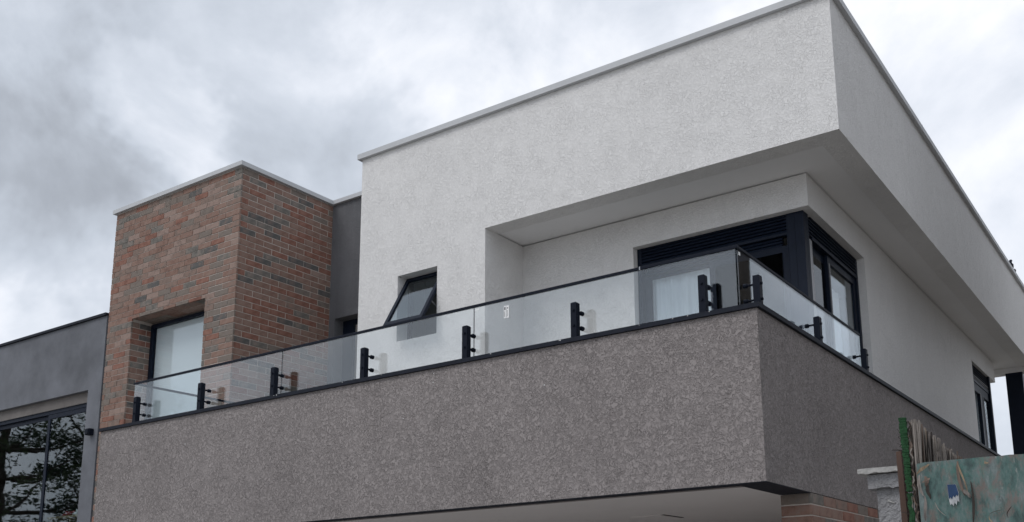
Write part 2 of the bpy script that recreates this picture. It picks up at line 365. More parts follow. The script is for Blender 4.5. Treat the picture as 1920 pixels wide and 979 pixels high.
# upper storey
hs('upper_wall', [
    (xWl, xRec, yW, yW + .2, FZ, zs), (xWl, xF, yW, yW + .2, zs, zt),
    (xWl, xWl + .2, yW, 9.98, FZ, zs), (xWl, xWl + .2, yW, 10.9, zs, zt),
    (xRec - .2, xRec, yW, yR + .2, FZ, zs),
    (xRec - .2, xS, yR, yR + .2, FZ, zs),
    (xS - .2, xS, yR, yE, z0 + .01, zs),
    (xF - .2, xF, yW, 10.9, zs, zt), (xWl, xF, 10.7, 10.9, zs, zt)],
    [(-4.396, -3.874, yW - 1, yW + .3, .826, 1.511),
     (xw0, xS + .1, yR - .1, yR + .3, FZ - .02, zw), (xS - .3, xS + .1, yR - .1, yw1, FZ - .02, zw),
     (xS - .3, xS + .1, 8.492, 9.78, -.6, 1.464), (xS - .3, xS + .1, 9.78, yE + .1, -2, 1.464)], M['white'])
hb().box(xWl + .2, xF - .2005, yW + .2005, 10.6995, zs + .012, zs + .10).done('eaves_soffit', M['soffit'], house)
hb().box(xWl + .2, xF - .2, yW + .2, 10.7, zt - .35, zt - .25).done('flat_roof', M['roofm'], house)
hs('roof_coping', [(xWl - .04, xF + .04, yW - .04, yW + .26, zt + .001, zt + .058), (xF - .26, xF + .04, yW - .04, 10.94, zt + .001, zt + .058),
                   (xWl - .04, xWl + .26, yW - .04, 10.94, zt + .001, zt + .058)], [], M['coping'])
for yy in (4.2, 7.0, 9.8): hb().box(xF + .0405, xF + .0425, yy, yy + .008, zt - .002, zt + .060).done('coping_joint', M['steel'], house)
# back wall, back terrace
hs('back_wall', [(xWl + .2, xS - .2, 9.78, 9.98, FZ, zs)], [], M['white'])
hb().box(-3.5, xF - .002, 10.701, 10.898, 1.69, zs - .001).done('terrace_beam', M['soffit'], house)
hb().box(-.245, -.002, 10.71, 10.89, z0 - 2.3, 1.689).done('terrace_post', M['navy'], house)
hb().tube([(xF + .01, 9.40, zt + .055), (xF + .01, 9.42, zt + .15), (xF + .01, 9.50, zt + .185), (xF + .01, 9.58, zt + .15), (xF + .01, 9.57, zt + .10)], .024, 8).ball((xF + .01, 9.70, zt + .088), .035).done('vent_pipe', M['black'], house, True)
# rooms
hs('interior_walls', [(-3.2, -3.1, yR + .2, 6, FZ, zs), (-3.1, xS - .2, 5.6, 5.7, FZ, zs), (xWl + .2, -3.2, 3.3, 3.4, FZ, zs), (-3.1, -3.0, 6.2, 9.78, FZ, zs)], [], M['inner'])
hb().box(xWl + .2, xS - .2, yR + .2, 9.78, FZ - .1, FZ - .001).done('interior_floor', M['floor'], house)
# ground floor
hs('ground_floor_wall', [(-.20, -.004, .766, 10.0, G, z0 - .0045), (xL + .2, -.2, 5.2, 5.4, G, z0), (xL - .1, xL + .1, yT + .1, 10, G, z0)], [], M['mortar'])

# dark rear wall and the brick tower's core
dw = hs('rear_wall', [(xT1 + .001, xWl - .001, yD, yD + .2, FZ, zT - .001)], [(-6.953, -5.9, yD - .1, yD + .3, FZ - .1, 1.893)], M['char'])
tw = hs('tower_core', [(xT0 + .004, xT1 - .004, yT + .004, 6.5, G, zT)],
        [(-9.09 - .004, -7.608 + .004, yT - .1, yT + .34, -.35, 1.92 + .004)], M['mortar'])
hs('tower_coping', [(xT0 - .04, xT1 + .04, yT - .04, yT + .22, zT + .001, zT + .055), (xT1 - .22, xT1 + .04, yT - .04, yD - .04, zT + .001, zT + .055),
                    (xT1 - .22, xWl - .001, yD - .04, yD + .22, zT + .001, zT + .055), (xT0 - .04, xT0 + .22, yT - .04, 6.5, zT + .001, zT + .055)], [], M['coping'])
# rear door
door = hb().box(-6.953, -5.9, yD + .16, yD + .20, FZ, -.6).box(-6.953, -6.775, yD + .15, yD + .2, FZ, 1.89).box(-6.774, -5.9, yD + .15, yD + .2, 1.83, 1.89).box(-6.5, -6.44, yD + .15, yD + .2, -.6, 1.829).done('rear_door', M['navy'], house)
hb().box(-6.774, -6.502, yD + .17, yD + .178, -.6, 1.829).done('pane', M['pane'], door)
hb().box(-6.438, -5.9, yD + .17, yD + .178, -.6, 1.829).done('pane', M['pane'], door)
hb().box(-6.95, -5.92, yD + .6, yD + .65, FZ, 2.2).done('hall_wall', M['inner'], house)

# ---- bricks
CH, BL, J = .0746, .250, .0085
bricks = []      # (face, u0, u1, z0, z1) face: 'F' front plane, 'S' tower side, 'J' jamb, 'H' header, 'G' garage side, 'P' garage pier front
ROW0 = zT - .012
rw = 0; z = ROW0
while z > G + .1:
    za, zb = z - CH + J, z
    # tower front
    x = xT1 - (.0 if rw % 2 else BL / 2)
    segs = [(xT1 - (BL / 2 if rw % 2 == 0 else BL) , xT1)]
    u = segs[0][0]
    while u > xT0 + .02: segs.append((max(u - BL, xT0), u - J)); u -= BL
    segs[0] = (segs[0][0], xT1)
    for a, b in segs:
        if zb > -.35 and za < 1.92:
            top = 1.92
            for c, d in ((a, min(b, -9.09)), (max(a, -7.608), b)):
                if d - c > .012: bricks.append(('F', c, d, za, zb))
            if zb > top + .012 and a < -7.608 and b > -9.09: bricks.append(('F', max(a, -9.09), min(b, -7.608), top, zb))
        else: bricks.append(('F', a, b, za, zb))
    # tower side (above the deck)
    if z > FZ:
        u = yT + .022; first = True
        while u < yD - .02:
            ln = (BL / 2 if rw % 2 else BL) if first else BL
            if first: ln -= .022
            bricks.append(('S', u, min(u + ln - J, yD - .002), za, zb)); u += ln; first = False
    if -.35 < z < 1.93:
        hgt = min(zb, 1.92 - .004)
        if hgt - za > .015:
            u = yT + .022
            for e in ((yT + .12, yT + .30) if rw % 2 else (yT + .22, yT + .30)):
                bricks.append(('J', u, e - J, za, hgt)); u = e
    z -= CH; rw += 1
u = -9.08
while u < -7.62: bricks.append(('H', u, min(u + BL - J, -7.612), yT + .022, yT + .145)); bricks.append(('H', u, min(u + BL - J, -7.612), yT + .155, yT + .29)); u += BL
z = z0 - .006; rw = 0
while z > G + .1:
    za, zb = z - CH * 1.0 + J, z
    u = .762; first = True
    while u < 7.5:
        ln = (BL * .56 if rw % 2 else BL) if first else BL
        bricks.append(('G', u, u + ln - J, za, zb)); u += ln; first = False
    bricks.append(('P', -.2135, -.0125, za, zb))
    z -= CH; rw += 1
camv = Vector(loc)

mod = [Vector(r) for r in R3]
def proj(x, y, zz):
    q = V(x, y, zz) - camv; dz = q.dot(mod[2])
    return (1089.2 + 1824.06 * q.dot(mod[0]) / dz, 767.9 - 1824.06 * q.dot(mod[1]) / dz)
T = .012
def ext(b):
    f, u0, u1, a, c = b
    if f == 'F': return (u0, u1, yT, yT + T + .008, a, c)
    if f == 'S': return (xT1 - T - .008, xT1, u0, u1, a, c)
    if f == 'J': return (-9.09 - T - .008, -9.09, u0, u1, a, c)
    if f == 'H': return (u0, u1, a, c, 1.92 + .0, 1.92 + T + .008)
    if f == 'G': return (-.012 - .01, 0, u0, u1, a, c)
    return (u0, u1, .762, .774 + .008, a, c)
def area(b):
    e = ext(b); f = b[0]
    if f in 'FP': q = [(e[0], e[2], e[4]), (e[1], e[2], e[4]), (e[1], e[2], e[5]), (e[0], e[2], e[5])]
    elif f == 'H': q = [(e[0], e[2], e[4]), (e[1], e[2], e[4]), (e[1], e[3], e[4]), (e[0], e[3], e[4])]
    else: q = [(e[1], e[2], e[4]), (e[1], e[3], e[4]), (e[1], e[3], e[5]), (e[1], e[2], e[5])]
    p = [proj(*r) for r in q]; cx = sum(r[0] for r in p) / 4; cy = sum(r[1] for r in p) / 4
    if cy > 975 or cy < 0 or cx < 160 or cx > 1660 or (f in 'FSJ' and cy > 815 - (cx - 190) * .192 and cx > 190): return 0
    if f == 'G' and cx > 1648: return 0
    return abs(sum(p[i][0] * p[(i + 1) % 4][1] - p[(i + 1) % 4][0] * p[i][1] for i in range(4))) / 2
bricks.sort(key=area, reverse=True)
cache = {}
restbm = bmesh.new()
def brick_bm(bm, dims, org, mi, rnd):
    vs = [bm.verts.new(Vector((x, y, zz)) + org) for x in (0, dims[0]) for y in (0, dims[1]) for zz in (0, dims[2])]
    fs = [bm.faces.new([vs[i] for i in f]) for f in ((0, 1, 3, 2), (4, 6, 7, 5), (0, 4, 5, 1), (2, 3, 7, 6), (0, 2, 6, 4), (1, 5, 7, 3))]
    for f in fs: f.material_index = mi
    if rnd: bmesh.ops.bevel(bm, geom=bm.edges[:], offset=.0022, segments=1, affect='EDGES')
for n, b in enumerate(bricks):
    e = ext(b); mi = random.choices(range(len(BM)), [5, 6, 2, 1.6, 2.4, 7, 3, 1] if b[0] in 'SJG' else BW)[0]
    jit = random.uniform(-.0018, .0022)
    ax = {'F': 1, 'P': 1, 'S': 0, 'J': 0, 'G': 0, 'H': 2}[b[0]]
    e = list(e)
    if ax == 1: e[2] -= jit + .001
    elif ax == 0: e[1] += jit
    else: e[4] -= jit
    dims = tuple(round(e[2 * i + 1] - e[2 * i], 4) for i in range(3)); org = V(e[0], e[2], e[4])
    if n < 285:
        key = (dims, mi)
        if key not in cache:
            bm = bmesh.new(); brick_bm(bm, dims, Vector(), 0, True)
            me = bpy.data.meshes.new('brick'); bmesh.ops.recalc_face_normals(bm, faces=bm.faces[:]); bm.to_mesh(me); bm.free(); me.materials.append(BM[mi]); cache[key] = me
        o = bpy.data.objects.new('brick', cache[key]); C.objects.link(o); o.location = org - Vector(HO)
        o.parent = house
    else: brick_bm(restbm, dims, org - Vector(HO), mi, False)
o = finish('brickwork', restbm, None, house, mats=BM); o['kind'] = 'stuff'

# droplets of paint and mortar on the parapet
sp_ = hb(); rs = random.Random(5)
for _ in range(26):
    x = rs.uniform(-6.8, -.1); zz = rs.choice((rs.uniform(-.35, -.02), .031)); q = rs.uniform(.0016, .004)
    sp_.ball((x, -.0225 if zz > 0 else -.0005, zz - (.006 if zz > 0 else 0)), q, (1.4, .5, 1), 6)
sp_ = sp_.done('paint_specks', M['paper'], house); sp_['kind'] = 'stuff'
# ---- windows
def frame_rect(m, axis, a0, a1, z0_, z1_, d0, d1, t, tb=None):
    """rectangular frame in a wall plane; axis 'x': spans x at depth y; axis 'y': spans y at depth x"""
    tb = t if tb is None else tb
    for (p, q, r, s) in ((a0, a0 + t, z0_, z1_), (a1 - t, a1, z0_, z1_), (a0 + t, a1 - t, z1_ - t, z1_), (a0 + t, a1 - t, z0_, z0_ + tb)):
        if axis == 'x': m.box(p, q, d0, d1, r, s)
        else: m.box(d0, d1, p, q, r, s)
# tower window
wd = hb(); frame_rect(wd, 'x', -9.088, -7.610, -.349, 1.897, yT + .275, yT + .33, .045)
twin = wd.done('window', M['navy'], house)
wp = hb(); frame_rect(wp, 'x', -8.36, -7.655, -.30, 1.852, yT + .285, yT + .315, .04); 
hb().box(-9.043, -7.655, yT + .30, yT + .308, -.304, 1.852).done('pane', M['pane'], twin); wp.bm.free()
# awning window
aw = hb(); frame_rect(aw, 'x', -4.395, -3.875, .827, 1.510, yW + .150, yW + .195, .035)
awin = aw.done('awning_window', M['navy'], house)
ang = math.atan2(1.590 - 1.262, 1.495 - .925); Ls = .655
def sp(x, s, t):   # sash plane: s down from the hinge, t outward normal
    y = 1.590 - s * math.sin(ang) - t * math.cos(ang); zz = 1.495 - s * math.cos(ang) + t * math.sin(ang)
    return (x, y, zz)
def sash_box(m, x0, x1, s0, s1, t0, t1):
    m.hexa([sp(x0, s1, t0), sp(x1, s1, t0), sp(x1, s1, t1), sp(x0, s1, t1), sp(x0, s0, t0), sp(x1, s0, t0), sp(x1, s0, t1), sp(x0, s0, t1)])
sb = hb(); X0, X1 = -4.385, -3.885
sash_box(sb, X0, X0 + .038, 0, Ls, 0, .03); sash_box(sb, X1 - .038, X1, 0, Ls, 0, .03)
sash_box(sb, X0 + .038, X1 - .038, 0, .04, 0, .03); sash_box(sb, X0 + .038, X1 - .038, Ls - .04, Ls, 0, .03)
sb.done('sash', M['navy'], awin)
gb = hb(); sash_box(gb, X0 + .038, X1 - .038, .04, Ls - .04, .012, .018); gb.done('pane', M['apane'], awin)
hb().tube([(-3.91, yW + .16, 1.05), sp(-3.90, .40, .0)], .006, 6).done('stay_arm', M['steel'], awin)
hb().box(-4.43, -3.84, yW + .45, yW + .5, .5, 1.7).done('bathroom_wall', M['inner'], house)

# corner window
cw = hb()
yf0, yf1 = yR + .075, yR + .135; xf1, xf0 = xS - .075, xS - .135
cw.box(xw0 + .001, xw0 + .045, yf0, yf1, FZ, zw - .001)                    # left jamb
cw.box(xw0 + .045, -.545, yf0, yf1, 1.462, zw - .001)                       # head
cw.box(xf0, xf1, yf1 + .12, yw1 - .001, 1.462, zw - .001)
cw.box(xf0, xf1, yw1 - .05, yw1 - .001, FZ, 1.462)                          # far jamb
cw.box(xw0 + .045, -.545, yf0 + .01, yf1 - .01, FZ, -.58)
cw.box(xf0 + .01, xf1 - .01, yf1 + .12, yw1 - .05, FZ, -.58)
cw.box(xw0 + .045, -.545, yf0 - .008, yf1, 1.290, 1.312)                    # box bottom rail
cw.box(xf0, xf1 + .006, yf1 + .12, yw1 - .05, 1.268, 1.292)
cwin = cw.done('corner_window', M['navy'], house)
cp = hb(); cp.box(-.545, xf1 + .002, yf0 - .004, yf1 + .0, FZ, zw - .002).box(xf0, xf1 + .003, yf1, yf1 + .05, FZ, zw - .002)
cp.box(-.548, -.541, yf0 - .007, yf0 - .003, FZ, 1.46).box(-.478, -.474, yf0 - .0065, yf0 - .003, FZ, 1.46)
cp.done('corner_post', M['navy'], cwin)
for k in range(5):      # shutter box slats, front
    zz = 1.313 + k * .0298
    hb().hexa([(xw0 + .046, yf0 - .004, zz), (-.549, yf0 - .004, zz), (-.549, yf0 + .03, zz), (xw0 + .046, yf0 + .03, zz),
               (xw0 + .046, yf0 + .010, zz + .026), (-.549, yf0 + .010, zz + .026), (-.549, yf0 + .03, zz + .026), (xw0 + .046, yf0 + .03, zz + .026)]).done('shutter_slat', M['navy'], cwin)
for k in range(3):      # lowered part of the shutter
    zz = 1.204 + k * .0285
    hb().hexa([(xw0 + .09, yf0 + .012, zz), (-.60, yf0 + .012, zz), (-.60, yf0 + .04, zz), (xw0 + .09, yf0 + .04, zz),
               (xw0 + .09, yf0 + .022, zz + .0245), (-.60, yf0 + .022, zz + .0245), (-.60, yf0 + .04, zz + .0245), (xw0 + .09, yf0 + .04, zz + .0245)]).done('shutter_slat', M['navy'], cwin)
for k in range(5):
    zz = 1.293 + k * .0338
    hb().hexa([(xf1 - .03, yf1 + .06, zz), (xf1 + .004, yf1 + .06, zz), (xf1 + .004, yw1 - .05, zz), (xf1 - .03, yw1 - .05, zz),
               (xf1 - .03, yf1 + .06, zz + .030), (xf1 - .008, yf1 + .06, zz + .030), (xf1 - .008, yw1 - .05, zz + .030), (xf1 - .03, yw1 - .05, zz + .030)]).done('shutter_slat', M['navy'], cwin)
def sash(axis, a0, a1, zA, zB, d0, t=.07):
    m = hb(); frame_rect(m, axis, a0, a1, zA, zB, d0, d0 + .03, t, .08); s = m.done('sash', M['navy'], cwin)
    if axis == 'x': hb().box(a0 + t, a1 - t, d0 + .012, d0 + .018, zA + .08, zB - t).done('pane', M['pane'], s)
    else: hb().box(d0 + .012, d0 + .018, a0 + t, a1 - t, zA + .08, zB - t).done('pane', M['pane'], s)
sash('x', xw0 + .045, -1.22, -.58, 1.245, yf0 + .044)
sash('x', -1.29, -.546, -.58, 1.204, yf0 + .014, .06)
hb().box(-1.23, -.605, yf0 + .006, yf0 + .008, -.5, 1.144).done('insect_screen', M['screen'], cwin)
hb().box(xf0 + .0145, xf0 + .0165, yf1 + .23, 2.71, -.5, 1.178).done('insect_screen', M['screen'], cwin)
cs_ = hb(); cs_.box(xf1 - .02, xf1 - .001, yf1 + .0515, yf1 + .105, FZ, 1.262).box(xf1 - .02, xf1 - .004, yf1 + .118, yf1 + .132, FZ, 1.262)
cs_.done('pale_mullion', M['alu'], cwin)
sash('y', yf1 + .14, 2.80, -.58, 1.268, xf0 - .02, .09)
sash('y', 2.74, yw1 - .05, -.58, 1.268, xf0 + .015, .07)
hb().box(xf0 + .046, xf0 + .056, 2.76, 2.772, -.5, 1.19).done('sash_trim', M['alu'], cwin)

# far side window
fw = hb(); xa, xb = xS - .075, xS - .022
fw.box(xa, xb, 8.493, 8.512, -.599, 1.463).box(xa, xb, 8.54, 9.78, 1.20, 1.245).box(xa, xb + .02, 9.70, 9.779, -.599, 1.463).box(xa, xb, 8.54, 9.70, -.599, -.5)
fw.box(xa, xb - .01, 8.54, 9.70, 1.08, 1.20).box(xa, xb - .005, 9.03, 9.24, -.5, 1.08)
fwin = fw.done('side_window', M['navy'], house)
for k in range(6):
    zz = 1.248 + k * .0355
    hb().hexa([(xb - .03, 8.541, zz), (xb + .006, 8.541, zz), (xb + .006, 9.699, zz), (xb - .03, 9.699, zz),
               (xb - .03, 8.541, zz + .031), (xb - .012, 8.541, zz + .031), (xb - .012, 9.699, zz + .031), (xb - .03, 9.699, zz + .031)]).done('shutter_slat', M['alu'] if k in (0, 1) else M['navy'], fwin)
hb().box(xa + .02, xa + .026, 8.512, 9.03, -.5, 1.08).done('pane', M['pane'], fwin)
hb().box(xa + .035, xa + .041, 9.24, 9.70, -.5, 1.08).done('pane', M['pane'], fwin)
hb().box(xb - .004, xb + .002, 9.026, 9.038, -.5, 1.09).box(xb - .004, xb + .002, 9.232, 9.240, -.5, 1.09).done('frame_trim', M['alu'], fwin)

# ---- curtains, blind and a reflection stand-in hang inside: things of their own
def drape(name, label, cat, x0, x1, y0, y1, zA, zB, amp, waves, mat, n=90):
    bm = bmesh.new(); o = Vector((x0, y0, zA + ZO)); rows = []
    for zz in (zB, zB - (zB - zA) * .4, zA):
        r = []
        for i in range(n + 1):
            t = i / n; k = amp * (math.sin(t * waves * 6.283) + .4 * math.sin(t * waves * 2.7 * 6.283 + 1)) * (1 if zz < zB else .7)
            dx, dy = x1 - x0, y1 - y0; ln = math.hypot(dx, dy)
            r.append(bm.verts.new(V(x0 + dx * t - dy / ln * k, y0 + dy * t + dx / ln * k, zz) - o))
        rows.append(r)
    for p, q in zip(rows, rows[1:]):
        for i in range(n): bm.faces.new((p[i], p[i + 1], q[i + 1], q[i]))
    ob = finish(name, bm, mat, None, True); ob.location = o
    ob['label'] = label; ob['category'] = cat; return ob
drape('curtain', 'white pleated curtain behind the left pane of the corner window', 'curtain', -1.97, -1.24, yR + .20, yR + .20, FZ + .02, 1.5, .016, 5, M['curtain'])
drape('curtain', 'white sheer curtain behind the small side window at the far end of the wall', 'curtain', xS - .15, xS - .15, 8.52, 9.60, FZ + .02, 1.4, .02, 5, M['curtain'])
drape('curtain', 'narrow white sheet added as a stand-in for sky reflected in the right pane of the corner window', 'curtain', xf0 - .12, xf0 - .12, 3.26, 3.52, FZ + .02, 1.14, .012, 2, M['curtain'], 30)  # added white sheet, imitates the bright sky mirrored in this pane
drape('roller_blind', 'white roller blind filling the window in the brick tower', 'blind', -9.03, -7.62, yT + .325, yT + .325, -.34, 1.86, .0005, 2, M['blind'], 8)

# ------------------------------------------------------------------ glass balustrade
BO = (-3.4, .1, ZO)
bal = root('glass_balustrade', 'frameless glass balustrade with slim black rail and short black posts along the balcony parapet', 'balustrade', BO)
gy, gx, gl = .165, -.190, -6.74
def bb(): return MB(BO)
def panel(x0, x1, y0, y1):
    return bb().box(x0, x1, y0, y1, .058, .478).done('glass_panel', M['glass'], bal)
for a, b in ((gl, -4.548), (-4.540, -2.374), (-2.366, gx - .006)): panel(a, b, gy, gy + .008)
panel(gx, gx + .008, gy + .012, 2.755)
panel(gl - .010, gl - .002, gy + .010, yT - .05)
r = bb()
r.box(gl - .014, -.906, gy - .006, gy + .014, .4785, .500, .002).box(-.900, gx + .014, gy - .006, gy + .014, .4785, .500, .002)
r.done('top_rail', M['black'], bal)
bb().box(gx - .006, gx + .014, gy + .0145, 2.76, .4785, .500, .002).done('top_rail', M['black'], bal)
bb().box(gl - .016, gl + .004, gy + .0145, yT - .04, .4785, .500, .002).done('top_rail', M['black'], bal)
bb().box(-.907, -.899, gy - .0075, gy + .0155, .477, .5012).done('rail_joint', M['steel'], bal)
# green glass edges at the ends
bb().box(gx + .0005, gx + .0075, 2.7552, 2.7562, .06, .477).done('glass_edge', M['edgeg'], bal)
for a in (-4.5455, -2.3715): bb().box(a, a + .003, gy + .001, gy + .007, .060, .476).done('joint_seal', M['cap'], bal)
# one post with its standoffs, copied along
def post_mesh():
    m = MB((0, 0, ZO)); hw = .0235
    m.hexa([(-hw, -hw, .031), (hw, -hw, .031), (hw, hw, .031), (-hw, hw, .031), (-hw, -hw, .298), (hw, -hw, .298), (hw, hw, .298), (-hw, hw, .298)])
    c = .007
    m.hexa([(-hw, -hw, .298), (hw, -hw, .298), (hw, hw, .298), (-hw, hw, .298), (-hw + c, -hw + c, .305), (hw - c, -hw + c, .305), (hw - c, hw - c, .305), (-hw + c, hw - c, .305)])
    m.box(-.036, .036, -.036, .036, .0312, .037)
    return m
def stand_mesh(zz):
    m = MB((0, 0, ZO)); m.tube([(0, .022, zz), (0, .094, zz)], .0078, 10)
    m.tube([(0, .072, zz), (0, .079, zz), (0, .090, zz), (0, .096, zz)], .0165, 12)
    m.ball((0, .072, zz), .0155, (1, .5, 1)); return m
def bolt_mesh(zz):
    m = MB((0, 0, ZO)); m.tube([(0, -.034, zz), (0, -.0225, zz)], .0095, 8); return m
meshes = {}
def post(x, y, rz, zsc=1.0):
    global meshes
    if not meshes:
        p = post_mesh().done('post', M['black'], bal)
        s = [stand_mesh(zz).done('standoff', M['black'], p, True) for zz in (.245, .135)]
        b = [bolt_mesh(zz).done('bolt', M['black'], p) for zz in (.245, .135)]
        meshes['p'] = p; meshes['k'] = s + b
    else:
        src = meshes['p']; p = src.copy(); C.objects.link(p); p.parent = bal
        for k in meshes['k']: c = k.copy(); C.objects.link(c); c.parent = p
    p.location = (x - BO[0], y - BO[1], 0); p.rotation_euler = (0, 0, rz + random.uniform(-.02, .02)); p.scale = (1, 1, zsc)
for x in (-6.515, -5.515, -4.508, -3.421, -2.355, -1.374, -.386): post(x, .060, 0)
for y in (.232, 1.363, 2.50): post(-.080, y, math.pi / 2, .95)
# stickers on the glass
st = bb().box(-2.080, -2.032, gy - .0012, gy - .0004, .340, .437).done('sticker', M['paper'], bal)
ik = bb()
for a, b, c, d in ((-2.076, -2.064, .405, .428), (-2.058, -2.055, .345, .43), (-2.048, -2.040, .412, .424), (-2.074, -2.070, .350, .395), (-2.047, -2.044, .352, .400)): ik.box(a, b, gy - .0017, gy - .0013, c, d)
ik.done('sticker_print', M['ink'], st)
bb().box(gx + .0085, gx + .0092, .186, .214, .440, .462).done('sticker', M['paper'], bal)
bb().box(-2.352, -2.318, gy - .0012, gy - .0004, .452, .464).done('sticker', M['paper'], bal)

# ------------------------------------------------------------------ neighbour house on the left
yN, xN, zN = 1.515, -9.632, 2.06
nb = root('neighbour_house', 'grey smooth-rendered house at the left edge with wide dark sliding window', 'house', (-14, 5, 0)); NO = (-14, 5, 0)
def nbx(): return MB(NO)
solid('wall', [(-19, xN, yN, 12, G, zN)], [(-12.9, -9.93, yN - .1, yN + .06, -1.2, 1.10), (-12.9, -9.93, yN, yN + 3.2, -1.2, .955), (-18.8, xN - .2, yN + .2, 11.8, -1.3, zN - .3)], M['nwall'], nb, NO)
nbx().box(-19.03, xN + .01, yN - .03, yN + .2, zN + .001, zN + .035).done('roof_coping', M['cap'], nb)
nbx().box(-12.899, -9.931, yN + .058, yN + .12, .957, 1.099).done('lintel_panel', M['nwall2'], nb)
nbx().box(-12.6, -10.0, yN + 2.6, yN + 2.7, -1.2, 1.5).done('room_wall', M['inner'], nb)
f = nbx(); yq = yN + .075
frame_rect(f, 'x', -12.45, -9.932, -1.19, .954, yq, yq + .06, .05)
nw = f.done('window', M['navy'], nb)
f = nbx(); frame_rect(f, 'x', -12.40, -10.93, -1.14, .90, yq + .032, yq + .056, .055); s = f.done('sash', M['navy'], nw)
f = nbx(); frame_rect(f, 'x', -10.98, -9.982, -1.14, .90, yq + .004, yq + .028, .06); s2 = f.done('sash', M['navy'], nw)
nbx().box(-12.345, -10.985, yq + .041, yq + .047, -1.085, .845).done('pane', M['npane'], nw)
nbx().box(-10.92, -10.042, yq + .013, yq + .019, -1.08, .84).done('pane', M['npane'], nw)
wl = nbx(); wl.box(-9.80, -9.715, yN - .07, yN - .0005, .475, .560, .006).box(-9.79, -9.725, yN - .078, yN - .0705, .485, .55)
wl.done('wall_light', M['black'], nb)
# things inside the neighbour's window
pl = root('pendant_lamp', 'round paper pendant lamp behind the right pane of the neighbouring window', 'lamp', (-10.75, 2.4, ZO + .42))
MB((-10.75, 2.4, ZO + .42)).ball((-10.75, 2.4, .42), .16, seg=24).done('shade', M['lampw'], pl, True)
MB((-10.75, 2.4, ZO + .42)).tube([(-10.75, 2.4, .57), (-10.75, 2.4, 1.75)], .006, 6).done('cord', M['black'], pl)
tb = root('side_table', 'pale wooden cabinet standing behind the neighbouring window', 'cabinet', (-10.75, 2.0, ZO - 1.2))
TO = (-10.75, 2.0, ZO - 1.2)
MB(TO).box(-11.15, -10.15, 1.8, 2.2, -.50, -.47).done('top', M['crate'], tb)
for x in (-11.13, -10.65, -10.2): MB(TO).box(x, x + .03, 1.82, 2.18, -1.2, -.501).done('side_panel', M['crate'], tb)
def cloth(name, label, cat, x, y, z, r, mat):
    bm = bmesh.new(); bmesh.ops.create_icosphere(bm, subdivisions=3, radius=1)
    for v in bm.verts:
        k = 1 + .25 * math.sin(v.co.x * 7 + v.co.z * 5) + .18 * math.sin(v.co.y * 9 + v.co.x * 4); v.co = Vector((v.co.x * r * 1.7 * k, v.co.y * r * k, max(v.co.z, -.6) * r * .6 * k))
    o = finish(name, bm, mat, None, True); o.location = (x, y, z + ZO + r * .36); o['label'] = label; o['category'] = cat
cloth('folded_cloth', 'red cloth heaped on the cabinet behind the neighbouring window', 'cloth', -10.85, 1.95, -.468, .075, M['red'])
cloth('folded_cloth', 'crumpled white cloth beside the red one behind the neighbouring window', 'cloth', -10.58, 1.95, -.468, .08, M['paper'])
cloth('folded_cloth', 'dark bag beside the white cloth behind the neighbouring window', 'bag', -10.33, 1.95, -.468, .085, M['black'])
fl = root('floor_lamp', 'slim dark floor lamp behind the left pane of the neighbouring window', 'lamp', (-11.45, 2.1, ZO - 1.2))
MB((-11.45, 2.1, ZO - 1.2)).tube([(-11.45, 2.1, -1.18), (-11.45, 2.1, .32)], .014, 8).done('pole', M['black'], fl)
MB((-11.45, 2.1, ZO - 1.2)).tube([(-11.45, 2.1, .30), (-11.45, 2.1, .50)], .09, 16, r1=.06).done('lamp_shade', M['black'], fl, True)
MB((-11.45, 2.1, ZO - 1.2)).tube([(-11.45, 2.1, -1.199), (-11.45, 2.1, -1.18)], .14, 16).done('base', M['black'], fl)

# ------------------------------------------------------------------ gate pillar, bark fence, teal board
PO = (1.12, -1.05, ZO + G)
pil = root('gate_pillar', 'rough grey cement gate pillar with stepped cap beside the bark fence', 'pillar', PO)
def ragged(name, x0, x1, y0, y1, z0_, z1_, mat, amp, bottom=True, n=36):
    """box with uneven lower edge"""
    bm = bmesh.new(); o = Vector(PO)
    per = [(x0 + (x1 - x0) * i / n, y0) for i in range(n)] + [(x1, y0 + (y1 - y0) * i / n) for i in range(n)] + \
          [(x1 - (x1 - x0) * i / n, y1) for i in range(n)] + [(x0, y1 - (y1 - y0) * i / n) for i in range(n)]
    cx, cy = (x0 + x1) / 2, (y0 + y1) / 2; T_, B_, K_ = [], [], []
    rr = random.Random(len(name) + int(z0_ * 1000)); k = 0
    for (x, y) in per:
        k = k * .6 + rr.uniform(-1, 1) * amp
        j = rr.uniform(-.0012, .0012)
        T_.append(bm.verts.new(V(x + j, y + j, z1_ + rr.uniform(-.001, .001)) - o)); B_.append(bm.verts.new(V(x + j, y + j, z0_ + abs(k)) - o))
        K_.append(bm.verts.new(V(x + (cx - x) * .12, y + (cy - y) * .12, z0_ + .004) - o))
    m_ = len(per)
    for i in range(m_):
        q = (i + 1) % m_; bm.faces.new((B_[i], B_[q], T_[q], T_[i])); bm.faces.new((K_[i], K_[q], B_[q], B_[i]))
    bm.faces.new(T_); bm.faces.new(K_[::-1]); return finish(name, bm, mat, pil)
MB(PO).box(.972, 1.27, -1.2 + .06, -.90, G, -1.305).done('shaft', M['rough'], pil)
ragged('cap_band', .943, 1.30, -1.2 + .03, -.87, -1.308, -1.243, M['rough'], .004)
ragged('cap_slab', .910, 1.333, -1.2, -.84, -1.2425, -1.217, M['capstone'], .004)
MB(PO).tube([(1.018, -1.143, -1.358), (1.030, -1.144, -1.364), (1.046, -1.143, -1.371)], .005, 6, r1=.002).done('plaster_drip', M['capstone'], pil)

